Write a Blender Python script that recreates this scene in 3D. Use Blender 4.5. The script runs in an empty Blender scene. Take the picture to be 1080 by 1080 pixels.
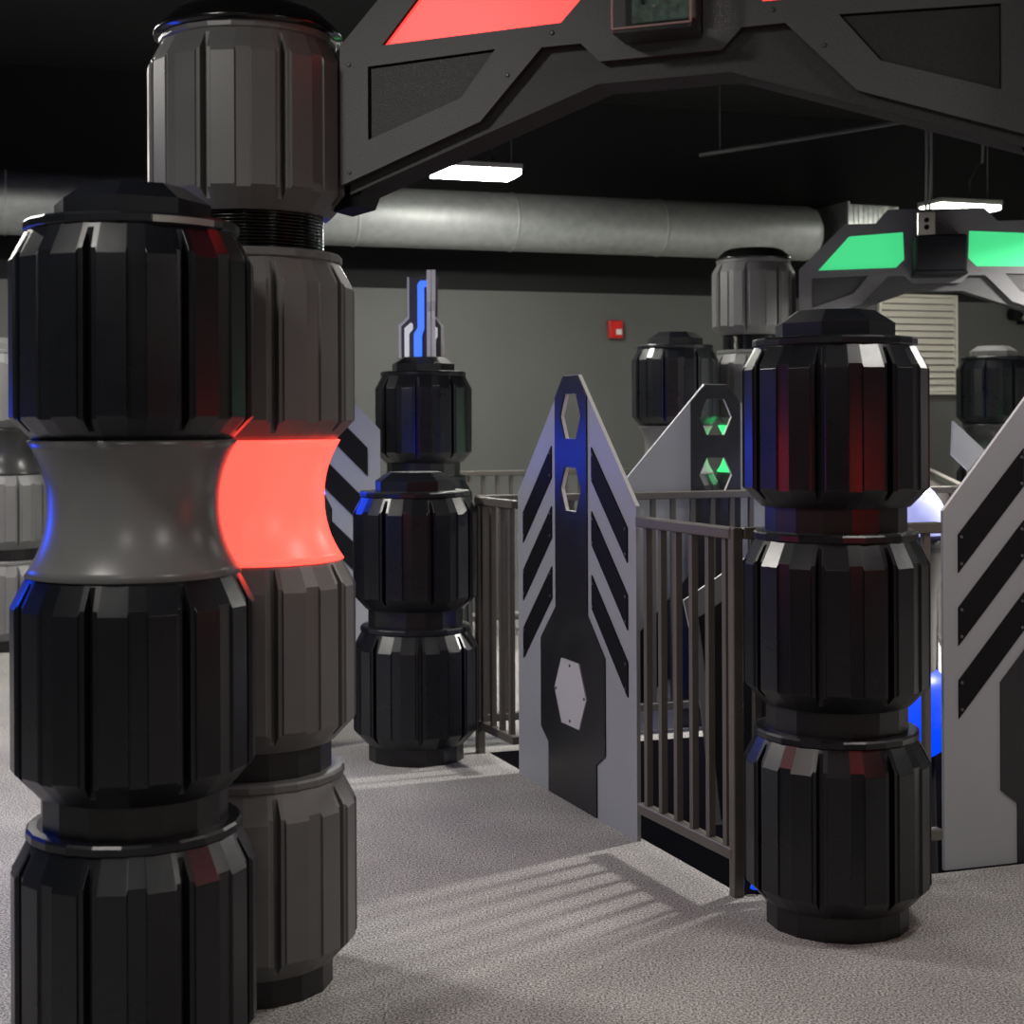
import bpy, bmesh, math, random
from mathutils import Vector, Matrix
random.seed(7)
PI = math.pi
S = bpy.context.scene
COL = S.collection

# ------------------------------------------------------------------ camera
F = 1600.0                      # focal length in pixels of the 1080 frame
cam = bpy.data.cameras.new('camera')
cam.sensor_width = 36.0
cam.lens = 36.0 * F / 1080.0
cam.shift_y = -94.0 / 1080.0
cam.dof.use_dof = True
cam.dof.focus_distance = 4.9
cam.dof.aperture_fstop = 5.0
camo = bpy.data.objects.new('camera', cam)
COL.objects.link(camo)
camo.matrix_world = Matrix.Translation((0, 0, 1.5)) @ Matrix.Rotation(PI / 2, 4, 'X') @ Matrix.Rotation(math.radians(-0.25), 4, 'Z')
S.camera = camo

# ------------------------------------------------------------------ exposure, world
S.view_settings.view_transform = 'Standard'
S.view_settings.look = 'None'
S.view_settings.gamma = 1.0
S.view_settings.use_curve_mapping = False
S.view_settings.exposure = 0.0
W = bpy.data.worlds.new('world')
S.world = W
W.use_nodes = True
W.node_tree.nodes['Background'].inputs[0].default_value = (0.5, 0.55, 0.6, 1)
W.node_tree.nodes['Background'].inputs[1].default_value = 0.0

E2 = Vector((0.95, 0.312, 0)).normalized()      # along the back wall, to the right
E1 = Vector((-E2.y, E2.x, 0))                   # away from the camera
ROT = math.atan2(E2.y, E2.x)
LAMP_Z = 3.16
L0 = Vector((-0.235, 10.0, 0))
LAMP_POWER = 62.0
# ceiling lamps on a regular grid: (steps along the back wall, metres towards the camera, power factor)
LAMPS = [(0, 0, 0.3), (1.1, -0.5, 0.15), (1, 3.0, 9.5), (-1, 0.0, 1.0), (-1, 3.4, 1.7), (0, 6.6, 0.45), (-1, 6.8, 0.55), (0, 3.3, 0.2), (1, 6.6, 0.5), (0, 10.0, 1.0), (-1, 10.2, 0.5)]


def lamp_xy(i, a):
    return L0 + E2 * (3.7 * i) - E1 * a


def area_light(name, loc, power, sx, sy, color, rz=0):
    l = bpy.data.lights.new(name, 'AREA')
    l.shape = 'RECTANGLE'
    l.size, l.size_y = sx, sy
    l.energy = power
    l.color = color
    o = bpy.data.objects.new(name, l)
    COL.objects.link(o)
    o.location = loc
    o.rotation_euler = (0, 0, rz)
    return o


def point_light(name, loc, power, radius, color):
    l = bpy.data.lights.new(name, 'POINT')
    l.energy = power
    l.shadow_soft_size = radius
    l.color = color
    o = bpy.data.objects.new(name, l)
    COL.objects.link(o)
    o.location = loc
    return o


for i, a, k in LAMPS:
    p = lamp_xy(i, a)
    lo = area_light('lamp_light', (p.x, p.y, LAMP_Z - 0.045), LAMP_POWER * k, 0.58, 0.28, (1.0, 0.96, 0.9), ROT)
    lo.data.spread = math.radians(150 if k > 3 else 180)

# lit game columns standing outside the frame (behind the camera, to the left), mirrored in the barrels
point_light('red_game_column', (2.3, -1.26, 1.35), 5.0, 0.22, (1.0, 0.06, 0.05))
point_light('blue_game_column', (-2.6, 4.55, 1.35), 22.0, 0.22, (0.0, 0.06, 1.0))


# ------------------------------------------------------------------ materials
def mat(name, color, rough=0.5, metal=0.0, var=0.0, vscale=6.0, bump=0.0, bscale=200.0, spec=0.5, emit=None, estr=0.0, coat=0.0):
    m = bpy.data.materials.new(name)
    m.use_nodes = True
    nt = m.node_tree
    b = nt.nodes['Principled BSDF']
    b.inputs['Base Color'].default_value = (*color, 1)
    b.inputs['Roughness'].default_value = rough
    b.inputs['Metallic'].default_value = metal
    b.inputs['Specular IOR Level'].default_value = spec
    b.inputs['Coat Weight'].default_value = coat
    tc = nt.nodes.new('ShaderNodeTexCoord')
    if var > 0:
        n = nt.nodes.new('ShaderNodeTexNoise')
        n.inputs['Scale'].default_value = vscale
        n.inputs['Detail'].default_value = 5
        nt.links.new(tc.outputs['Object'], n.inputs['Vector'])
        r = nt.nodes.new('ShaderNodeMapRange')
        r.inputs[1].default_value = 0.3
        r.inputs[2].default_value = 0.7
        r.inputs[3].default_value = 1 - var
        r.inputs[4].default_value = 1 + var
        nt.links.new(n.outputs['Fac'], r.inputs[0])
        mx = nt.nodes.new('ShaderNodeVectorMath')
        mx.operation = 'SCALE'
        mx.inputs[0].default_value = color
        nt.links.new(r.outputs[0], mx.inputs['Scale'])
        nt.links.new(mx.outputs[0], b.inputs['Base Color'])
        r2 = nt.nodes.new('ShaderNodeMapRange')
        r2.inputs[1].default_value = 0.3
        r2.inputs[2].default_value = 0.7
        r2.inputs[3].default_value = max(0.02, rough - var * 0.3)
        r2.inputs[4].default_value = min(1.0, rough + var * 0.3)
        nt.links.new(n.outputs['Fac'], r2.inputs[0])
        nt.links.new(r2.outputs[0], b.inputs['Roughness'])
    if bump > 0:
        n2 = nt.nodes.new('ShaderNodeTexNoise')
        n2.inputs['Scale'].default_value = bscale
        n2.inputs['Detail'].default_value = 3
        nt.links.new(tc.outputs['Object'], n2.inputs['Vector'])
        bp = nt.nodes.new('ShaderNodeBump')
        bp.inputs['Strength'].default_value = bump
        bp.inputs['Distance'].default_value = 0.004
        nt.links.new(n2.outputs['Fac'], bp.inputs['Height'])
        nt.links.new(bp.outputs[0], b.inputs['Normal'])
    if emit:
        b.inputs['Emission Color'].default_value = (*emit, 1)
        b.inputs['Emission Strength'].default_value = estr
    return m


def carpet_mat():
    m = bpy.data.materials.new('carpet')
    m.use_nodes = True
    nt = m.node_tree
    b = nt.nodes['Principled BSDF']
    b.inputs['Roughness'].default_value = 0.95
    b.inputs['Specular IOR Level'].default_value = 0.1
    b.inputs['Sheen Weight'].default_value = 0.15
    tc = nt.nodes.new('ShaderNodeTexCoord')
    n = nt.nodes.new('ShaderNodeTexNoise')
    n.inputs['Scale'].default_value = 150
    n.inputs['Detail'].default_value = 2.5
    n.inputs['Roughness'].default_value = 0.75
    nt.links.new(tc.outputs['Object'], n.inputs['Vector'])
    cr = nt.nodes.new('ShaderNodeValToRGB')
    cr.color_ramp.elements[0].position = 0.40
    cr.color_ramp.elements[0].color = (0.065, 0.064, 0.062, 1)
    cr.color_ramp.elements[1].position = 0.64
    cr.color_ramp.elements[1].color = (0.66, 0.64, 0.615, 1)
    nt.links.new(n.outputs['Fac'], cr.inputs[0])
    n2 = nt.nodes.new('ShaderNodeTexNoise')
    n2.inputs['Scale'].default_value = 3.0
    n2.inputs['Detail'].default_value = 4
    nt.links.new(tc.outputs['Object'], n2.inputs['Vector'])
    r = nt.nodes.new('ShaderNodeMapRange')
    r.inputs[1].default_value = 0.3
    r.inputs[2].default_value = 0.7
    r.inputs[3].default_value = 0.88
    r.inputs[4].default_value = 1.1
    nt.links.new(n2.outputs['Fac'], r.inputs[0])
    mx = nt.nodes.new('ShaderNodeVectorMath')
    mx.operation = 'SCALE'
    nt.links.new(cr.outputs[0], mx.inputs[0])
    nt.links.new(r.outputs[0], mx.inputs['Scale'])
    nt.links.new(mx.outputs[0], b.inputs['Base Color'])
    bp = nt.nodes.new('ShaderNodeBump')
    bp.inputs['Strength'].default_value = 0.25
    bp.inputs['Distance'].default_value = 0.004
    nt.links.new(n.outputs['Fac'], bp.inputs['Height'])
    nt.links.new(bp.outputs[0], b.inputs['Normal'])
    return m


M = dict(
    carpet=carpet_mat(),
    wall=mat('grey_wall_paint', (0.112, 0.114, 0.111), 0.75, var=0.06, vscale=2, bump=0.1, bscale=60),
    wall_black_arch_shade=mat('black_wall_paint_arch_shade', (0.006, 0.006, 0.007), 0.9),
    ceiling=mat('black_ceiling', (0.004, 0.004, 0.004), 0.95),
    pit=mat('pit_paint', (0.013, 0.011, 0.017), 0.6),
    pit_dark=mat('pit_floor', (0.006, 0.006, 0.008), 0.8),
    black=mat('black_plastic', (0.006, 0.007, 0.010), 0.3, var=0.12, vscale=5, bump=0.06, bscale=25),
    grey=mat('charcoal_plastic', (0.115, 0.115, 0.114), 0.42, var=0.08, vscale=5, bump=0.05, bscale=25),
    pale=mat('pale_grey_plastic_lit_cap', (0.17, 0.17, 0.17), 0.42, var=0.08, vscale=5),
    neck=mat('black_neck', (0.008, 0.008, 0.009), 0.35, var=0.1),
    flex=mat('black_flex_hose', (0.006, 0.006, 0.006), 0.18),
    flare=mat('grey_flare', (0.14, 0.14, 0.14), 0.3, var=0.06, vscale=7),
    flare_dark=mat('dark_flare', (0.03, 0.03, 0.032), 0.3, var=0.06, vscale=7),
    flare_red=mat('red_lit_flare', (0.9, 0.12, 0.1), 0.35, emit=(1.0, 0.052, 0.036), estr=3.0),
    flare_blue=mat('blue_lit_flare', (0.05, 0.15, 0.9), 0.35, emit=(0.01, 0.06, 1.0), estr=6.0),
    flare_green=mat('green_lit_flare', (0.1, 0.9, 0.3), 0.35, emit=(0.05, 1.0, 0.25), estr=1.2),
    board=mat('grey_blue_board', (0.31, 0.325, 0.35), 0.45, var=0.03, vscale=3, bump=0.03, bscale=300),
    board_pale=mat('pale_board', (0.5, 0.49, 0.52), 0.45),
    board_shaded=mat('shaded_grey_board', (0.12, 0.12, 0.13), 0.45, var=0.03, vscale=3),  # darker copy of the board, the well's shade put into its colour
    edge=mat('white_board_edge', (0.75, 0.74, 0.76), 0.5),
    edge_pink=mat('pink_acrylic_edge', (0.45, 0.3, 0.3), 0.3),
    plate=mat('black_grain_plate', (0.008, 0.008, 0.010), 0.6, spec=0.1, var=0.1, vscale=8, bump=0.08, bscale=350),
    plate_mid=mat('charcoal_grain_plate', (0.014, 0.014, 0.017), 0.34, spec=0.5, var=0.12, vscale=12, bump=0.08, bscale=350),
    screw=mat('dark_screw', (0.12, 0.12, 0.13), 0.4, metal=0.6),
    rail=mat('bronze_grey_rail', (0.13, 0.12, 0.107), 0.4, metal=0.2, var=0.06, vscale=9),
    arch=mat('grey_grain_arch', (0.115, 0.116, 0.122), 0.5, var=0.18, vscale=220, bump=0.25, bscale=260),
    arch_inset=mat('inset_grain_arch', (0.035, 0.036, 0.038), 0.5, var=0.3, vscale=220, bump=0.3, bscale=260),
    arch_body=mat('dark_grain_arch', (0.055, 0.056, 0.058), 0.55, var=0.25, vscale=220, bump=0.3, bscale=260),
    win_red=mat('red_window', (0.9, 0.1, 0.1), 0.4, emit=(1.0, 0.04, 0.035), estr=2.2),
    win_green=mat('green_window', (0.05, 0.5, 0.2), 0.8, emit=(0.06, 0.72, 0.25), estr=0.8),
    duct=mat('galvanised_duct', (0.42, 0.44, 0.43), 0.55, metal=0.5, var=0.12, vscale=14, bump=0.05, bscale=40),
    duct_box=mat('galvanised_box', (0.4, 0.42, 0.41), 0.35, metal=0.8, var=0.15, vscale=20),
    diffuser=mat('lamp_diffuser', (1, 1, 1), 0.4, emit=(1.0, 0.98, 0.9), estr=125.0),
    diffuser_dim=mat('lamp_diffuser_dim', (1, 1, 1), 0.4, emit=(1.0, 0.99, 0.88), estr=18.0),
    housing=mat('lamp_housing', (0.35, 0.35, 0.33), 0.5),
    dark_pipe=mat('dark_pipe', (0.02, 0.02, 0.022), 0.7),
    cable=mat('grey_cable', (0.12, 0.12, 0.12), 0.6),
    slat=mat('cream_louvre', (0.68, 0.66, 0.58), 0.5, var=0.05),
    red_box=mat('red_enamel', (0.62, 0.03, 0.025), 0.3),
    white=mat('white_plastic', (0.75, 0.75, 0.72), 0.4),
    led_blue=mat('blue_led', (0.1, 0.2, 1.0), 0.4, emit=(0.05, 0.2, 1.0), estr=0.9),
    led_deep=mat('deep_blue_led', (0.02, 0.05, 1.0), 0.4, emit=(0.0, 0.06, 1.0), estr=1.0),
    dome=mat('lavender_dome', (0.55, 0.58, 0.9), 0.3, emit=(0.38, 0.42, 1.0), estr=0.55),
    led_white=mat('white_led', (0.8, 0.8, 0.8), 0.4, emit=(0.8, 0.85, 0.85), estr=0.35),
    fin=mat('fin_grey', (0.06, 0.06, 0.075), 0.35),
    pcb=mat('circuit_board', (0.08, 0.17, 0.13), 0.4, var=0.5, vscale=60),
    metal=mat('bright_metal', (0.55, 0.53, 0.5), 0.3, metal=1.0),
    sticker=mat('sticker', (0.32, 0.31, 0.29), 0.5),
    ink=mat('sticker_ink', (0.03, 0.03, 0.03), 0.6),
    sticker_red=mat('red_sticker', (0.35, 0.015, 0.015), 0.4),
)
g = bpy.data.materials.new('clear_acrylic')
g.use_nodes = True
gb = g.node_tree.nodes['Principled BSDF']
gb.inputs['Base Color'].default_value = (0.9, 0.9, 0.92, 1)
gb.inputs['Roughness'].default_value = 0.08
gb.inputs['Transmission Weight'].default_value = 0.9
gb.inputs['IOR'].default_value = 1.1
gb.inputs['Alpha'].default_value = 0.35
M['acrylic'] = g


# ------------------------------------------------------------------ mesh helpers
def link(name, me, parent=None, loc=(0, 0, 0), rz=0.0):
    o = bpy.data.objects.new(name, me)
    COL.objects.link(o)
    o.location = loc
    o.rotation_euler = (0, 0, rz)
    if parent is not None:
        o.parent = parent
    return o


def done(name, bm, mats, parent=None, loc=(0, 0, 0), rz=0.0, smooth=False):
    me = bpy.data.meshes.new(name)
    bmesh.ops.recalc_face_normals(bm, faces=bm.faces)
    bm.to_mesh(me)
    bm.free()
    if not isinstance(mats, (list, tuple)):
        mats = [mats]
    for m in mats:
        me.materials.append(M[m])
    if smooth:
        for p in me.polygons:
            p.use_smooth = True
    return link(name, me, parent, loc, rz)


def tag(o, label, cat, group=None, kind=None):
    o['label'] = label
    o['category'] = cat
    if group:
        o['group'] = group
    if kind:
        o['kind'] = kind
    return o


def root(name, label, cat, loc, rz=0.0, group=None):
    o = bpy.data.objects.new(name, None)
    COL.objects.link(o)
    o.empty_display_size = 0.1
    o.location = loc
    o.rotation_euler = (0, 0, rz)
    return tag(o, label, cat, group, 'thing')


def add_box(bm, c, s, bevel=0.0):
    r = bmesh.ops.create_cube(bm, size=1.0)
    bmesh.ops.scale(bm, vec=s, verts=r['verts'])
    bmesh.ops.translate(bm, vec=c, verts=r['verts'])
    if bevel > 0:
        es = list({e for v in r['verts'] for e in v.link_edges})
        bmesh.ops.bevel(bm, geom=es, offset=bevel, segments=1, affect='EDGES')
    return bm


def box(name, c, s, m, parent=None, bevel=0.0):
    bm = bmesh.new()
    add_box(bm, c, s, bevel)
    return done(name, bm, m, parent)


def prism(poly, y0, y1, holes=()):
    """polygon in local x,z extruded from y0 (front) to y1 (back)"""
    bm = bmesh.new()
    if holes:
        es = []
        for lp in [poly] + list(holes):
            vs = [bm.verts.new((x, y0, z)) for x, z in lp]
            for i in range(len(vs)):
                es.append(bm.edges.new((vs[i], vs[(i + 1) % len(vs)])))
        bmesh.ops.triangle_fill(bm, edges=es, use_beauty=True)
    else:
        bm.faces.new([bm.verts.new((x, y0, z)) for x, z in poly])
    r = bmesh.ops.extrude_face_region(bm, geom=list(bm.faces))
    bmesh.ops.translate(bm, vec=(0, y1 - y0, 0), verts=[v for v in r['geom'] if isinstance(v, bmesh.types.BMVert)])
    return bm


def edge_slots(bm):
    bm.normal_update()
    for f in bm.faces:
        f.material_index = 0 if abs(f.normal.y) > 0.7 or abs(f.normal.x) > .99 else 1
    return bm


def edge_all(bm):
    bm.normal_update()
    for f in bm.faces:
        f.material_index = 0 if abs(f.normal.y) > 0.7 else 1
    return bm


def lathe(prof, n=48, a0=0.0, cap=True):
    bm = bmesh.new()
    rings = []
    for r, z in prof:
        rings.append([bm.verts.new((r * math.cos(a0 + 2 * PI * k / n), r * math.sin(a0 + 2 * PI * k / n), z)) for k in range(n)])
    for a, b in zip(rings, rings[1:]):
        for k in range(n):
            bm.faces.new((a[k], a[(k + 1) % n], b[(k + 1) % n], b[k]))
    if cap:
        bm.faces.new(rings[0][::-1])
        bm.faces.new(rings[-1])
    return bm


def tube(name, pts, r, m, parent=None, n=8):
    bm = bmesh.new()
    rings = []
    pts = [Vector(p) for p in pts]
    for i, p in enumerate(pts):
        d = (pts[min(i + 1, len(pts) - 1)] - pts[max(i - 1, 0)]).normalized()
        u = d.cross(Vector((0.3, 0.2, 1)) if abs(d.z) < 0.9 else Vector((1, 0, 0))).normalized()
        v = d.cross(u)
        rings.append([bm.verts.new(p + r * (math.cos(2 * PI * k / n) * u + math.sin(2 * PI * k / n) * v)) for k in range(n)])
    for a, b in zip(rings, rings[1:]):
        for k in range(n):
            bm.faces.new((a[k], a[(k + 1) % n], b[(k + 1) % n], b[k]))
    bm.faces.new(rings[0])
    bm.faces.new(rings[-1])
    return done(name, bm, m, parent, smooth=True)


def struct(o):
    o['kind'] = 'structure'
    return o


# ------------------------------------------------------------------ room shell
P0 = Vector((0.705, 4.80, 0))            # near corner post of the pit railing
PIT_A, PIT_B = 2.46, 2.66                # pit size away from the camera / to the right
LEDGE = 0.20


def ab(a, b, z=0.0):
    v = P0 + E1 * a + E2 * b
    return Vector((v.x, v.y, z))


A_BACK = 6.9                            # back wall
WALL_P = Vector((0, 12.1, 0))
A_BACK = (WALL_P - P0).dot(E1)
A_FRONT, B_L, B_R = -8.0, -6.5, 7.5
ZC = 4.1


def quad_slab(name, a0, a1, b0, b1, m):
    bm = bmesh.new()
    top = [bm.verts.new(ab(a, b, 0)) for a, b in ((a0, b0), (a0, b1), (a1, b1), (a1, b0))]
    bot = [bm.verts.new(v.co - Vector((0, 0, 0.12))) for v in top]
    bm.faces.new(top)
    bm.faces.new(bot[::-1])
    for i in range(4):
        j = (i + 1) % 4
        bm.faces.new((top[i], bot[i], bot[j], top[j]))
    return bm


E1S = Vector((-0.875, 2.2, 0)).normalized()      # along the near railing
pa0, pa1, pb0, pb1 = 0.0, PIT_A - LEDGE, 0.02, PIT_B


def pit(a, b, z=0.0):
    v = P0 + E1S * a + E2 * b
    return Vector((v.x, v.y, z))


pc = [(pa0, pb0), (pa0, pb1), (pa1, pb1), (pa1, pb0)]
bm = bmesh.new()
es = []
for lp in ([ab(a, b) for a, b in ((A_FRONT, B_L), (A_FRONT, B_R), (A_BACK + .2, B_R), (A_BACK + .2, B_L))], [pit(*c) for c in pc]):
    vs = [bm.verts.new(v) for v in lp]
    es += [bm.edges.new((vs[i], vs[(i + 1) % 4])) for i in range(4)]
bmesh.ops.triangle_fill(bm, edges=es, use_beauty=True)
struct(done('floor', bm, 'carpet'))
# sunken well behind the railing
PZ = -1.0
bm = bmesh.new()
vs = [bm.verts.new(pit(a, b, PZ)) for a, b in pc]
bm.faces.new(vs)
struct(done('floor_well', bm, 'pit_dark'))
for k, nm in enumerate(('wall_well_near', 'wall_well_right', 'wall_well_far', 'wall_well_left')):
    q, r = pc[k], pc[(k + 1) % 4]
    bm = bmesh.new()
    bm.faces.new([bm.verts.new(pit(*q, -0.001)), bm.verts.new(pit(*r, -0.001)), bm.verts.new(pit(*r, PZ)), bm.verts.new(pit(*q, PZ))])
    struct(done(nm, bm, 'pit'))


def wall(name, c0, c1, z0, z1, m, t=0.1):
    bm = bmesh.new()
    p, q = ab(*c0), ab(*c1)
    d = (q - p).normalized()
    n = Vector((d.y, -d.x, 0)) * t
    ring = []
    for z in (z0, z1):
        ring.append([bm.verts.new((v.x, v.y, z)) for v in (p, q, q + n, p + n)])
    bm.faces.new(ring[0])
    bm.faces.new(ring[1])
    for i in range(4):
        j = (i + 1) % 4
        bm.faces.new((ring[0][i], ring[0][j], ring[1][j], ring[1][i]))
    return struct(done(name, bm, m))


PAINT = 2.55
wall('wall_back', (A_BACK, B_R), (A_BACK, B_L), 0, PAINT, 'wall')
wall('wall_back_upper', (A_BACK, B_R), (A_BACK, B_L), PAINT, ZC, 'wall_black_arch_shade')
wall('wall_left', (A_BACK, B_L), (A_FRONT, B_L), 0, PAINT, 'wall')
wall('wall_left_upper', (A_BACK, B_L), (A_FRONT, B_L), PAINT, ZC, 'wall_black_arch_shade')
wall('wall_right', (A_FRONT, B_R), (A_BACK, B_R), 0, PAINT, 'wall')
wall('wall_right_upper', (A_FRONT, B_R), (A_BACK, B_R), PAINT, ZC, 'wall_black_arch_shade')
wall('wall_front', (A_FRONT, B_L), (A_FRONT, B_R), 0, ZC, 'wall_black_arch_shade')
bm = bmesh.new()
bm.faces.new([bm.verts.new(ab(a, b, ZC)) for a, b in ((A_FRONT, B_L), (A_BACK + 0.2, B_L), (A_BACK + 0.2, B_R), (A_FRONT, B_R))])
struct(done('ceiling', bm, 'ceiling'))

# ------------------------------------------------------------------ barrel columns
R = 0.28
LOBE = [(-22.5, .885), (-21.0, .885), (-20.4, .978), (-18.3, .978), (-17.8, 1.0), (-4.5, 1.0), (-4.0, .978),
        (4.0, .978), (4.5, 1.0), (17.8, 1.0), (18.3, .978), (20.4, .978), (21.0, .885)]


def barrel_mesh(matname):
    rb, zb0, zb1 = .80 * R, .075, .135
    rt, zt0, zt1 = .862 * R, .500, .574
    ang = []
    for k in range(8):
        for d, p in LOBE:
            ang.append((math.radians(45 * k + 22.5 + d), p * R))
    bm = bmesh.new()
    rings = [[], [], [], []]
    for th, p in ang:
        c, s = math.cos(th), math.sin(th)
        zl = zb0 + (p - rb) / (R - rb) * (zb1 - zb0)
        zu = zt0 + (R - p) / (R - rt) * (zt1 - zt0)
        for ring, (r, z) in zip(rings, ((rb, zb0), (p, zl), (p, zu), (rt, zt1))):
            ring.append(bm.verts.new((r * c, r * s, z)))
    n = len(ang)
    for a, b in zip(rings, rings[1:]):
        for k in range(n):
            bm.faces.new((a[k], a[(k + 1) % n], b[(k + 1) % n], b[k]))
    bm.faces.new(rings[0][::-1])
    bm.faces.new(rings[3])
    bmesh.ops.recalc_face_normals(bm, faces=bm.faces)
    es = [e for e in bm.edges if len(e.link_faces) == 2 and e.calc_face_angle(0) > math.radians(18)]
    bmesh.ops.bevel(bm, geom=es, offset=0.0016, segments=1, affect='EDGES', clamp_overlap=True)
    me = bpy.data.meshes.new('barrel_' + matname)
    bm.to_mesh(me)
    bm.free()
    me.materials.append(M[matname])
    return me


def mesh_of(bm, name, matname, smooth=False):
    me = bpy.data.meshes.new(name)
    bmesh.ops.recalc_face_normals(bm, faces=bm.faces)
    bm.to_mesh(me)
    bm.free()
    me.materials.append(M[matname])
    for p in me.polygons:
        p.use_smooth = smooth
    return me


_cache = {}


def shared(kind, matname):
    k = (kind, matname)
    if k in _cache:
        return _cache[k]
    if kind == 'barrel':
        me = barrel_mesh(matname)
    elif kind == 'collar':
        me = mesh_of(lathe([(.85 * R, .568), (.878 * R, .574), (.886 * R, .577), (.886 * R, .592), (.868 * R, .598), (.80 * R, .600)], 24), 'collar', matname)
    elif kind == 'neck':
        me = mesh_of(lathe([(.768 * R, 0.0), (.768 * R, .078)], 16), 'neck', matname)
    elif kind == 'flex':
        pr = []
        for i in range(-3, 9):
            pr += [(.70 * R, i * .0095), (.745 * R, i * .0095 + .003), (.745 * R, i * .0095 + .006), (.70 * R, i * .0095 + .009)]
        me = mesh_of(lathe(pr, 32), 'flex', matname, True)
    elif kind == 'cap':
        me = mesh_of(lathe([(.183, 0.0), (.183, .046), (.122, .086)], 8, a0=PI / 8), 'cap', matname)
    elif kind == 'dome':
        me = mesh_of(lathe([(.252, 0.0), (.252, .012), (.235, .03), (.20, .062), (.17, .075), (.10, .082)], 40), 'dome', matname, True)
    elif kind == 'flare':
        pr = []
        for i in range(17):
            t = i / 16.0
            q = abs(2 * t - 1.04)
            r = .193 + .047 * (q ** 2.2)
            pr.append((r, t * .285))
        pr = [(.236, -.002)] + pr + [(.228, .287)]
        me = mesh_of(lathe(pr, 64), 'flare', matname, True)
    _cache[k] = me
    return me


def barrel_column(x, y, stack, label, rots, group='stacked barrel columns', scales=None, cap='cap', m='black', capm=None, hs=None, k=1.0):
    """stack: 'b' barrel, 'bx' barrel on a flexible neck, 'f:material' flare; hs: height factor per piece;
    rots: groove angle to the right of the line to the camera, per barrel"""
    t = root('barrel_column', label, 'column', (x, y, 0), 0, group)
    alpha = math.degrees(math.atan2(-y, -x))
    z = 0.0
    nb = 0
    hidden_neck = False
    for i, s in enumerate(stack):
        h = (hs[i] if hs else (1.07 if s.startswith('f') else 1.0))
        if s == 'bx':
            z += .028
        if s.startswith('b'):
            rz = math.radians(alpha + rots[nb % len(rots)])
            sc = k * (1.0 if not scales else scales[nb])
            b = link('barrel', shared('barrel', m), t, (0, 0, z), rz)
            b.scale = (sc, sc, h)
            if i + 1 >= len(stack) or not stack[i + 1].startswith('f'):
                link('collar', shared('collar', m), b)
            if not hidden_neck:
                if s == 'bx':
                    link('flexible_neck', shared('flex', 'flex'), b)
                else:
                    link('neck', shared('neck', 'neck'), b, (0, 0, 0), rz)
            z += 0.6 * h
            nb += 1
            hidden_neck = False
        else:
            fo = link('flare', shared('flare', s.split(':')[1]), t, (0, 0, z - .030))
            fo.scale = (k * 1.02, k * 1.02, h)
            z += 0.285 * h - .030 - .075
            hidden_neck = True
    if cap:
        c = link('cap', shared(cap, capm or m), t, (0, 0, z - .004), math.radians(alpha + 11))
        c.scale = (k, k, 1)
    return t, z


G3 = 'three-barrel and flared columns of the arena'
left_col, zleft = barrel_column(-0.873, 3.50, ['b', 'b', 'f:flare', 'b'], 'near black barrel column with a grey flared waist and a small top sticker', [-22, -21, -21], G3, hs=[.99, .99, 1.07, .958], k=.98)
right_col, _ = barrel_column(0.970, 4.56, ['b', 'b', 'b'], 'three-barrel black column standing at the railing corner', [-10, -10, -10], G3, hs=[.98, .98, .955], k=.985)
tall_col, ztall = barrel_column(-0.705, 4.09, ['b', 'b', 'f:flare_red', 'b', 'bx'], 'tall charcoal column with glowing red waist carrying the red arch', [13, 12, 13, 19], G3, scales=[1, 1, 1, .955], cap='dome', m='grey', capm='flex', hs=[.97, .975, 1.12, .955, .925])
colB, _ = barrel_column(-0.437, 6.82, ['b', 'b'], 'short black two-barrel column at the railing end', [4, -30], G3)
colC, zc3 = barrel_column(-0.513, 8.80, ['b', 'b', 'b'], 'black three-barrel column with a blue-lit emblem on its cap', [-8, -8, -8], G3)
colD, _ = barrel_column(1.06, 9.85, ['b', 'b', 'f:flare', 'b'], 'black column with unlit flare below the red fire call point', [-14, -14, -14], G3)
colE, _ = barrel_column(1.62, 10.15, ['b', 'b', 'f:flare_green', 'b', 'bx'], 'tall charcoal column with green waist carrying the green arch', [-10, -10, -10, -10], G3, cap='dome', m='grey', capm='flex', hs=[1, 1, 1.07, .96, .96])
colG, _ = barrel_column(3.76, 11.85, ['b', 'b', 'f:flare_dark', 'b'], 'dark column with cap coloured pale as if lamplit beside the wall louvre', [-12, -12, -12], G3, m='black', capm='pale')  # pale cap colour holds the light of the lamp above it
colH, _ = barrel_column(-3.42, 10.2, ['b', 'b', 'f:flare_dark', 'b'], 'pale grey column at the edge behind the nearest black column', [20, 20, 20], G3, m='pale')
colI, _ = barrel_column(-1.13, 7.15, ['b', 'b', 'f:flare_blue', 'b'], 'black column with blue glowing waist hidden behind the red-waisted column', [10, 10, 10], G3)

# the columns that carry the other ends of the two arches
barrel_column(1.46, 3.245, ['b', 'b', 'f:flare_red', 'b', 'bx'], 'tall charcoal column holding the near end of the red arch, beyond the frame', [10, 10, 10, 10], G3, scales=[1, 1, 1, .955], cap='dome', m='grey', capm='flex', hs=[.97, .975, 1.12, .955, .925])
barrel_column(3.90, 9.63, ['b', 'b', 'f:flare_green', 'b', 'bx'], 'tall charcoal column holding the far end of the green arch, beyond the frame', [5, 5, 5, 5], G3, cap='dome', m='grey', capm='flex', hs=[1, 1, 1.07, .96, .96])

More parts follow.
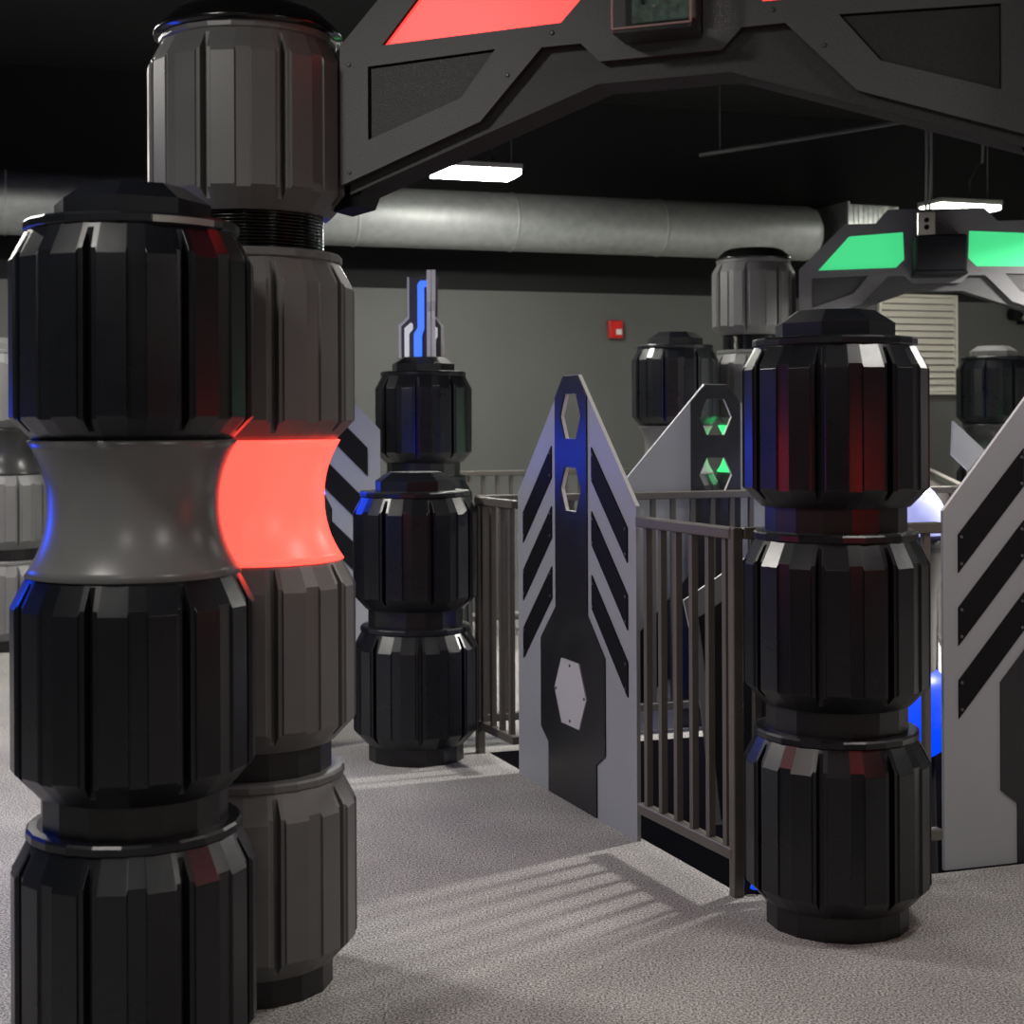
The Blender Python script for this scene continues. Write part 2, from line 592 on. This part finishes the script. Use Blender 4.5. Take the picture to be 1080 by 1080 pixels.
# sticker on the left column's collar
def collar_sticker(name, parent_col, z0, z1, r, a0, a1, m):
    bm = bmesh.new()
    n = 10
    ring = []
    for i in range(n + 1):
        th = a0 + (a1 - a0) * i / n
        c, s = math.cos(th), math.sin(th)
        ring.append([bm.verts.new((rr * c, rr * s, z)) for rr, z in ((r, z0), (r + .0012, z0), (r + .0012, z1), (r, z1))])
    for a, b in zip(ring, ring[1:]):
        for k in range(4):
            bm.faces.new((a[k], a[(k + 1) % 4], b[(k + 1) % 4], b[k]))
    bm.faces.new(ring[0])
    bm.faces.new(ring[-1])
    return done(name, bm, m, parent_col)


al = math.atan2(-3.50, 0.873)
zst = zleft - .575
collar_sticker('sticker', left_col, zst + .5515, zst + .566, .2435, al + math.radians(10), al + math.radians(46), 'sticker')

# ------------------------------------------------------------------ chevron panels
SCREW = None


def screw(parent, x, y, z):
    global SCREW
    if SCREW is None:
        bm = lathe([(.006, 0), (.006, .003), (.003, .004)], 6)
        bmesh.ops.rotate(bm, cent=(0, 0, 0), matrix=Matrix.Rotation(PI / 2, 3, 'X'), verts=bm.verts)
        SCREW = mesh_of(bm, 'screw', 'screw')
    return link('screw', SCREW, parent, (x, y, z))


def hexa(cx, cz, r, h):
    return [(cx - r, cz), (cx - r * .55, cz - h), (cx + r * .55, cz - h), (cx + r, cz), (cx + r * .55, cz + h), (cx - r * .55, cz + h)]


def chevron_panel(p, q, label, k=1.0, kz=1.0, screws=True, low=False, group='pointed chevron panels'):
    """p = left foot, q = right foot (as seen); k scales the width pattern to the panel width"""
    p, q = Vector((*p, 0)), Vector((*q, 0))
    d = q - p
    w = d.length / 2
    k = w / 0.584
    mid = (p + q) / 2
    t = root('chevron_panel', label, 'panel', mid, math.atan2(d.y, d.x), group)
    sx = lambda pts: [(x * k, z * kz) for x, z in pts]
    roof = lambda u: 1.2 + (0.584 - abs(u)) / 0.514 * 0.487
    outer = [(-.584, 0), (.584, 0), (.584, 1.2), (.07, 1.687), (-.07, 1.687), (-.584, 1.2)]
    h1, h2 = hexa(0, 1.525, .104, .088), hexa(0, 1.238, .104, .086)
    TH = .015
    done('board', edge_slots(prism(sx(outer), 0, TH, [sx(h1), sx(h2)])), ['board', 'edge'], t)
    rz = roof(.157) - .004
    cen = [(-.238, .002), (.238, .002), (.238, .203), (.318, .252), (.318, .616), (.157, .76), (.157, rz), (.07, 1.684), (-.07, 1.684),
           (-.157, rz), (-.157, .76), (-.318, .616), (-.318, .252), (-.238, .203)]
    done('centre_plate', prism(sx(cen), -.006, -.0005, [sx(h1), sx(h2)]), 'plate_mid', t)
    for sgn in (-1, 1):
        if low:
            done('chevron_plate', prism(sx([(sgn * .2, .72), (sgn * .2, .36), (sgn * .55, .05), (sgn * .55, .42)]), -.005, -.0005), 'plate', t)
            continue
        for r in range(3):
            zi = 1.406 - .244 * r
            zo = 1.119 - .244 * r
            quad = [(sgn * .199, zi), (sgn * .199, zi - .127), (sgn * .517, zo - .127), (sgn * .517, zo)]
            c = done('chevron_plate', prism(sx(quad), -.005, -.0005), 'plate', t)
            if screws:
                for (u, z) in ((.212, zi - .03), (.212, zi - .12), (.504, zo - .007), (.504, zo - .097)):
                    screw(c, sgn * u * k, -.005, z * kz)
    hp = done('hexagon_plate', prism(sx(hexa(0, .436, .158, .128)), -.011, -.0062), 'board_pale', t)
    if screws:
        for (u, z) in ((-.14, .436), (.14, .436), (0, .545), (0, .327)):
            screw(hp, u * k, -.011, z * kz)
    return t


chevron_panel((0.024, 6.50), (0.442, 5.43), 'grey chevron panel with blue-tinted tip between the two railings')
# the panel on the right, cut by the frame
d2 = Vector((0.287, 0.094)).normalized() * 0.96
chevron_panel((1.437, 5.06), (1.437 + d2.x, 5.06 + d2.y), 'large grey chevron panel cut off by the photo edge beside the corner column')
# the panel across the well
cF = Vector((1.005, 7.50))
chevron_panel((cF.x - E2.x * .50, cF.y - E2.y * .50), (cF.x + E2.x * .50, cF.y + E2.y * .50), 'grey panel across the well with green light in its hexagon holes', screws=False, low=True)
# big panel behind the red column
pr = Vector((-0.73, 8.40))
db = Vector((.82, .57)).normalized() * 1.42
chevron_panel((pr.x - db.x, pr.y - db.y), (pr.x, pr.y), 'bigger grey chevron panel half hidden behind the red-waisted column', kz=1.22, screws=False)


# ------------------------------------------------------------------ railings
BAL = None


def railing(p, q, label, post0=True, post1=True, zt=1.165, zb=.15, n=None, group='bronze metal railings'):
    global BAL
    p, q = Vector((p[0], p[1], 0)), Vector((q[0], q[1], 0))
    d = q - p
    L = d.length
    t = root('railing', label, 'railing', p, math.atan2(d.y, d.x), group)
    box('top_rail', (L / 2, 0, zt - .018), (L, .045, .036), 'rail', t, .004)
    box('bottom_rail', (L / 2, 0, zb - .018), (L - .002, .04, .036), 'rail', t, .003)
    if BAL is None:
        bm = bmesh.new()
        add_box(bm, (0, 0, (.15 + 1.13) / 2), (.023, .023, 1.13 - .15))
        BAL = mesh_of(bm, 'baluster', 'rail')
    n = n or max(2, round(L / .105))
    for i in range(n):
        link('baluster', BAL, t, (L * (i + .5) / n, 0, 0))
    for f, x in ((post0, .0), (post1, L)):
        if f:
            box('post', (x, 0, zt / 2 - .001), (.036, .036, zt + .002), 'rail', t, .003)
    return t


railing((0.455, 5.39), (0.705, 4.80), 'short railing between the middle chevron panel and the corner post', post0=False, n=6)
railing((0.725, 4.81), (1.415, 5.035), 'railing running behind the right three-barrel column', post0=False, post1=False, n=7)
railing((-0.15, 6.90), (0.015, 6.53), 'short railing between the two-barrel column and middle panel', post1=False, n=4)
pl = Vector((-0.17, 7.03))
E22 = E2.to_2d()
s1 = pl + E22 * 2.62
railing((pl.x, pl.y), (s1.x, s1.y), 'long far railing across the well in front of the green-holed panel', post0=False)
railing((s1.x + .03, s1.y + .05), (2.98, 10.9), 'railing running from the far well corner towards the louvre wall', post0=False)
c1 = P0.to_2d() + E22 * 2.70
e0 = Vector((1.437, 5.06)) + d2 * 1.02
railing((e0.x, e0.y), (c1.x, c1.y), 'railing beyond the large chevron panel at the photo edge', post0=False)
railing((c1.x - .01, c1.y + .04), (s1.x + .02, s1.y - .05), 'railing closing the far side of the well behind the large chevron panel', post0=False, post1=False)
bk = Vector((-0.45, 10.55))
railing((bk.x, bk.y), (bk.x + E2.x * 1.55, bk.y + E2.y * 1.55), 'railing along the back grey wall seen left of the panel tip')

# wing panel by the far well corner
def wing_panel(loc, rz, outline, plates, label, cat='panel', face='board'):
    t = root('wing_panel', label, cat, loc, rz)
    done('board', edge_slots(prism(outline, 0, .016)), [face, 'edge'], t)
    for pl_ in plates:
        done('black_plate', prism(pl_, -.006, -.0005), 'plate', t)
    return t


px = .00494
def wp(pts, x0, y0, s, z0=1.5):
    return [((x - x0) * s, z0 + (y0 - y) * s) for x, y in pts]


wing_panel((2.27, 7.80, 0), ROT, wp([(997, 446), (1075, 509), (1075, 749), (1015, 749), (1015, 498), (995, 481)], 997, 446, px),
           [wp([(1026, 486), (1062, 515), (1062, 560), (1026, 531)], 997, 446, px)], 'small pointed grey wing panel peeking over the right chevron panel')
# panel on the well's inner stair, behind the bars
s6 = 6.0 / 1600
wing_panel((0.72, 6.0, -1.0), ROT * .5, [((x - 732) * s6, 2.5 + (446 - y) * s6) for x, y in [(752, 872), (838, 872), (838, 558), (720, 634), (732, 690)]],
           [[((x - 732) * s6, 2.5 + (446 - y) * s6) for x, y in [(760, 866), (834, 866), (834, 590), (736, 652), (741, 690)]]],
           'grey edged black panel down in the well behind the railing bars', face='board_shaded')

# ------------------------------------------------------------------ arches
def arch(center, direction, label, win, ku=.923, kz=.943):
    t = root('arch_beam', label, 'arch', (center[0], center[1], 0), math.atan2(direction[1], direction[0]), 'lit arch beams')
    T = lambda pts: [(u * ku, 1.5 + (z - 1.5) * kz) for u, z in pts]
    mir = lambda pts: [(-u, z) for u, z in reversed(pts)]
    half = [(-.166, 2.443), (-.2195, 2.495), (-.331, 2.495), (-.5115, 2.312), (-.945, 2.164), (-.945, 2.554), (-.626, 2.862), (-.415, 2.862), (-.33, 2.955)]
    outline = half + mir(half)
    w = [(-.811, 2.545), (-.595, 2.778), (-.224, 2.80), (-.217, 2.612), (-.275, 2.555)]
    ins = [(-.856, 2.49), (-.466, 2.503), (-.569, 2.38), (-.856, 2.286)]
    done('front_plate', edge_all(prism(T(outline), 0, .022, [T(w), T(mir(w)), T(ins), T(mir(ins))])), ['arch', 'wall_black_arch_shade'], t)  # black edges: shade of the gap and undersides put into the colour
    bh = [(-.182, 2.392), (-.93, 2.143), (-.93, 2.53), (-.6, 2.835), (-.4, 2.835), (-.32, 2.925)]
    done('body', edge_all(prism(T(bh + mir(bh)), .030, .16)), ['arch_body', 'wall_black_arch_shade'], t)  # edges black too, the shaded underside painted in
    for ww in (w, mir(w)):
        done('lit_window', prism(T(ww), .014, .029), win, t)
    for pp in (ins, mir(ins)):
        cx = sum(a for a, _ in pp) / 4
        cz = sum(b for _, b in pp) / 4
        sm = [(cx + (a - cx) * .97, cz + (b - cz) * .96) for a, b in pp]
        done('inset_panel', prism(T(sm), .012, .029), 'arch_inset', t)
    for sgn in (-1, 1):
        for u, z in ((.915, 2.2), (.915, 2.5), (.43, 2.43), (.30, 2.53)):
            screw(t, sgn * u * ku, 0, 1.5 + (z - 1.5) * kz)
        br = [(-.99, 2.10), (-.915, 2.115), (-.87, 2.215), (-.96, 2.24)]
        if sgn > 0:
            br = mir(br)
        done('bracket', prism(T(br), .04, .15), 'plate', t)
    return t


ARC = (0.362, 3.68)
ad = Vector((1.07, -.42)).normalized()
arch(ARC, ad, 'dark arch beam with glowing red windows spanning the top of the view', 'win_red')
ga = Vector((2.745, 9.80))
gd = Vector((1.14, -.16)).normalized()
arch(ga, gd, 'distant arch beam with two glowing green windows by the louvre', 'win_green')

# clear box of electronics on the red arch
rz = math.atan2(ad.y, ad.x)
t = root('electronics_box', 'clear acrylic box of electronics fixed to the red arch', 'box', (ARC[0] + .012, ARC[1] - .005, 2.43), rz)
box('back_plate', (0, -.006, .17), (.19, .012, .34), 'plate', t)
box('circuit_board', (.008, -.045, .18), (.15, .008, .30), 'pcb', t)
for i in range(26):
    box('component', (.008 + random.uniform(-.066, .066), -.054, .05 + random.uniform(0, .25)), (random.uniform(.003, .014), .01, random.uniform(.003, .014)),
        random.choice(['metal', 'plate', 'white', 'metal']), t)
cv = bmesh.new()
add_box(cv, (0, -.066, .17), (.19, .106, .335), .004)
done('clear_cover', cv, 'acrylic', t)
for sx_ in (-.0955, .0955):
    box('cover_edge', (sx_, -.1185, .17), (.005, .005, .335), 'edge_pink', t, .001)
box('cover_edge', (0, -.1185, .003), (.19, .005, .005), 'edge_pink', t, .001)
box('base_lip', (0, -.061, -.004), (.192, .112, .012), 'plate_mid', t, .003)

# speaker box hung in the green arch
rz = math.atan2(gd.y, gd.x)
pgs = ga
t = root('speaker_box', 'black box hanging at the middle of the green arch', 'speaker', (pgs.x, pgs.y, 2.43), rz)
box('cabinet', (0, -.125, .13), (.315, .24, .235), 'plate', t, .012)
box('base_rim', (0, -.125, .006), (.322, .245, .022), 'plate', t, .004)
t2 = root('junction_box', 'small metal junction box with cables above the hanging black box', 'box', (pgs.x - gd.x * .09, pgs.y - gd.y * .09 - .1, 2.688), rz)
box('housing', (0, 0, .072), (.115, .06, .155), 'metal', t2, .006)
for zz in (.05, .095):
    bm = lathe([(.016, 0), (.016, .012)], 12)
    bmesh.ops.rotate(bm, cent=(0, 0, 0), matrix=Matrix.Rotation(PI / 2, 3, 'X'), verts=bm.verts)
    bmesh.ops.translate(bm, vec=(0, -.03, zz), verts=bm.verts)
    done('socket', bm, 'plate', t2)
tube('cable', [(0, 0, .13), (.005, 0, .5), (0, .01, ZC - 2.688)], .008, 'cable', t2)
tube('cable', [(.02, 0, .13), (.03, 0, .5), (.015, .01, ZC - 2.688)], .008, 'cable', t2)
tube('cable', [(.05, -.01, .1), (.10, -.02, .09), (.16, -.02, .03), (.2, -.02, .0)], .007, 'cable', t2)

# ------------------------------------------------------------------ emblem on the three-barrel column
t = root('emblem', 'blue-lit crossed-plate emblem standing on the far column cap', 'emblem', (-0.513, 8.80, zc3 + .083), 0)
e = .0055
def ep(pts, x0=440, y0=383):
    return [((x - x0) * e, (y0 - y) * e) for x, y in pts]
back = ep([(415, 383), (415, 349), (424, 341), (424, 298), (455, 298), (455, 341), (460, 349), (460, 383)])
done('back_plate', prism(back, .03, .05), ['fin'], t)
for pts in ([(414, 383), (414, 349), (423, 340), (423, 298), (425, 298), (425, 342), (416.5, 350), (416.5, 383)],
            [(461, 383), (461, 349), (454, 340), (452, 341), (458.5, 350), (458.5, 383)]):
    done('edge_strip', prism(ep(pts), .024, .052), ['edge'], t)
for pts in ([(420, 383), (420, 352), (427, 346), (429, 348), (429, 353), (425, 358), (425, 383)], [(449, 383), (449, 348), (455, 352), (455, 361), (453, 364), (453, 383)]):
    done('light_strip', prism(ep(pts), .020, .029), ['led_white'], t)
fr_ = [(-.10, .0), (-.02, .0), (-.02, .49), (-.20, .49), (-.20, .31), (-.10, .26)]
for xo in (.030, .056):
    done('front_plate', prism(fr_, -.011, .011), ['edge'], t, (xo, .03, 0), math.radians(94))
done('blue_light', prism(ep([(430, 383), (430, 358), (434, 352), (434, 306), (437, 302), (444, 302), (444, 308), (441, 309), (441, 353), (438.5, 360), (438.5, 383)]), .012, .026), ['led_blue'], t)

# ------------------------------------------------------------------ blue pod behind the corner column
pod = root('light_pod', 'lavender glowing dome pod with blue ring behind the corner column', 'lamp', (1.735, 7.0, PZ), 0)
dm = [(0.0001 + .27 * math.cos(a), 2.0 + .27 * math.sin(a)) for a in [math.radians(x) for x in (0, 10, 20, 30, 40, 50, 60, 70, 80, 88)]]
done('dome', lathe([(.27, 1.985)] + dm, 48), 'dome', pod, smooth=True)
done('body', lathe([(.26, 0), (.26, .1), (.22, .2), (.20, 1.1), (.22, 1.7), (.255, 1.9), (.262, 1.985)], 32), 'plate_mid', pod, smooth=True)
done('blue_ring', lathe([(.21, .98), (.28, 1.03), (.30, 1.16), (.28, 1.30), (.21, 1.36)], 48), 'led_deep', pod, smooth=True)
pl2 = root('floor_light', 'tiny blue light on the floor by the railing corner post', 'lamp', (0.776, 4.84, 0), 0)
done('body', lathe([(.026, 0), (.026, .012)], 16), 'plate', pl2)
done('lens', lathe([(.022, .012), (.02, .026), (.012, .032)], 16), 'led_deep', pl2, smooth=True)

# ------------------------------------------------------------------ duct

def b_at(a, xpx):
    """distance along the wall direction at which a line parallel to the wall meets picture column xpx"""
    k = (xpx - 540.0) / F
    q = P0 + E1 * a
    return (k * q.y - q.x) / (E2.x - k * E2.y)


DA = A_BACK - .5
DR = .22
b0, b1 = B_L + .02, b_at(DA, 850)
t = root('air_duct', 'round galvanised air duct running along the top of the back wall', 'duct', ab(DA, b0, 3.03), ROT)
LD = b1 - b0


def along_x(bm):
    bmesh.ops.rotate(bm, cent=(0, 0, 0), matrix=Matrix.Rotation(PI / 2, 3, 'Y'), verts=bm.verts)
    return bm


done('pipe', along_x(lathe([(DR, 0), (DR, LD)] + [(DR * math.cos(a), LD + .12 * math.sin(a)) for a in (.4, .8, 1.1, 1.35, 1.5)], 48)), 'duct', t, smooth=True)
x = .6
while x < LD - .2:
    done('seam', along_x(lathe([(DR, x - .012), (DR + .006, x - .006), (DR + .006, x + .006), (DR, x + .012)], 48, cap=False)), 'duct', t, smooth=True)
    x += 1.22
for x in (1.5, 4.0, 6.2):
    if x < LD:
        tube('hanger', [(x, 0, DR), (x, 0, ZC - 3.03)], .006, 'cable', t)
        done('strap', along_x(lathe([(DR + .004, x - .015), (DR + .004, x + .015)], 48, cap=False)), 'cable', t, smooth=True)
bb = b_at(DA, 905)
t = root('duct_box', 'square galvanised duct box behind the green arch top', 'duct', ab(DA, bb, 2.86), ROT)
box('casing', (0, 0, .16), (.48, .5, .46), 'duct_box', t, .006)
box('flange', (-.235, 0, .16), (.02, .54, .50), 'duct_box', t, .003)
for i in range(9):
    box('rib', (-.18 + i * .045, -.252, .16), (.008, .008, .44), 'duct_box', t)

# ------------------------------------------------------------------ wall fittings
def on_wall(xpx, ypx):
    b = b_at(A_BACK, xpx)
    p = ab(A_BACK, b)
    return Vector((p.x, p.y, 1.5 + (446 - ypx) * p.y / F)), p.y / F


c, s = on_wall(966, 418)
t = root('wall_louvre', 'cream slatted louvre on the grey back wall', 'louvre', c, ROT)
wl, hl = 97 * s / E2.x * .93, 105 * s
box('backing', (0, -.012, hl / 2), (wl, .02, hl), 'plate', t)
for sx_ in (-1, 1):
    box('frame', (sx_ * (wl / 2 - .012), -.03, hl / 2), (.024, .06, hl), 'slat', t, .003)
for zz in (.012, hl - .012):
    box('frame', (0, -.03, zz), (wl, .06, .024), 'slat', t, .003)
ns = 14
for i in range(ns):
    bm = bmesh.new()
    add_box(bm, (0, 0, 0), (wl - .05, .008, hl / ns * .92))
    bmesh.ops.rotate(bm, cent=(0, 0, 0), matrix=Matrix.Rotation(math.radians(-28), 3, 'X'), verts=bm.verts)
    bmesh.ops.translate(bm, vec=(0, -.04, .024 + (hl - .048) * (i + .5) / ns), verts=bm.verts)
    done('slat', bm, 'slat', t)
c, s = on_wall(648, 358)
t = root('fire_call_point', 'small red fire alarm call point on the grey wall', 'alarm', c, ROT)
box('case', (0, -.03, .075), (.118, .055, .145), 'red_box', t, .008)
box('window', (.02, -.06, .055), (.05, .008, .045), 'white', t, .003)
c, s = on_wall(1081, 343)
c = c - E1 * .01
t = root('emergency_light', 'emergency light with black lamp head on the back wall', 'lamp', c, ROT)
box('case', (0, -.04, .09), (.16, .08, .15), 'housing', t, .008)
box('base', (0, -.04, .0), (.17, .085, .03), 'plate', t)
bm = along_x(lathe([(.03, -.16), (.055, -.20), (.06, -.13), (.03, -.10)], 20))
bmesh.ops.translate(bm, vec=(0, -.06, .07), verts=bm.verts)
done('lamp_head', bm, 'plate', t, smooth=True)
bm = along_x(lathe([(.02, -.14), (.02, -.07)], 12))
bmesh.ops.translate(bm, vec=(0, -.06, .07), verts=bm.verts)
done('lamp_arm', bm, 'plate', t, smooth=True)

# ------------------------------------------------------------------ ceiling lamps
LAB = {(0, 0): 'ceiling panel lamp hanging above the duct, left of centre', (1.1, -0.5): 'ceiling panel lamp glowing just above the green arch'}
for i, a, k in LAMPS:
    if (i, a) not in LAB:
        continue
    p = lamp_xy(i, a)
    t = root('ceiling_lamp', LAB[(i, a)], 'lamp', (p.x, p.y, LAMP_Z), ROT, 'ceiling panel lamps')
    box('housing', (0, 0, .02), (.56, .32, .04), 'housing', t, .006)
    box('diffuser', (0, 0, -.017), (.54, .29, .034), 'diffuser' if i == 0 else 'diffuser_dim', t, .004)
    for sx_ in (-.25, .25):
        tube('hanger', [(sx_, 0, .05), (sx_, 0, ZC - LAMP_Z)], .004, 'cable', t)
    if (i, a) in LAB:
        tube('power_cable', [(.15, .05, .05), (.12, .05, .2), (.18, .05, .32), (.24, .05, .36), (.26, .05, ZC - LAMP_Z)], .012, 'cable', t)
# conduit under the ceiling
tube_o = tube('conduit', [(1.2, 9.6, 3.19), (1.547, 9.0, 3.15), (2.125, 8.0, 3.09), (2.6, 7.2, 3.05)], .014, 'dark_pipe')
for px_, py_, pz_ in ((1.3, 9.43, 3.18), (2.45, 7.45, 3.06)):
    tube('hanger', [(px_, py_, pz_), (px_, py_, ZC)], .004, 'dark_pipe', tube_o)
tag(tube_o, 'thin grey conduit slanting under the black ceiling', 'pipe', kind='thing')
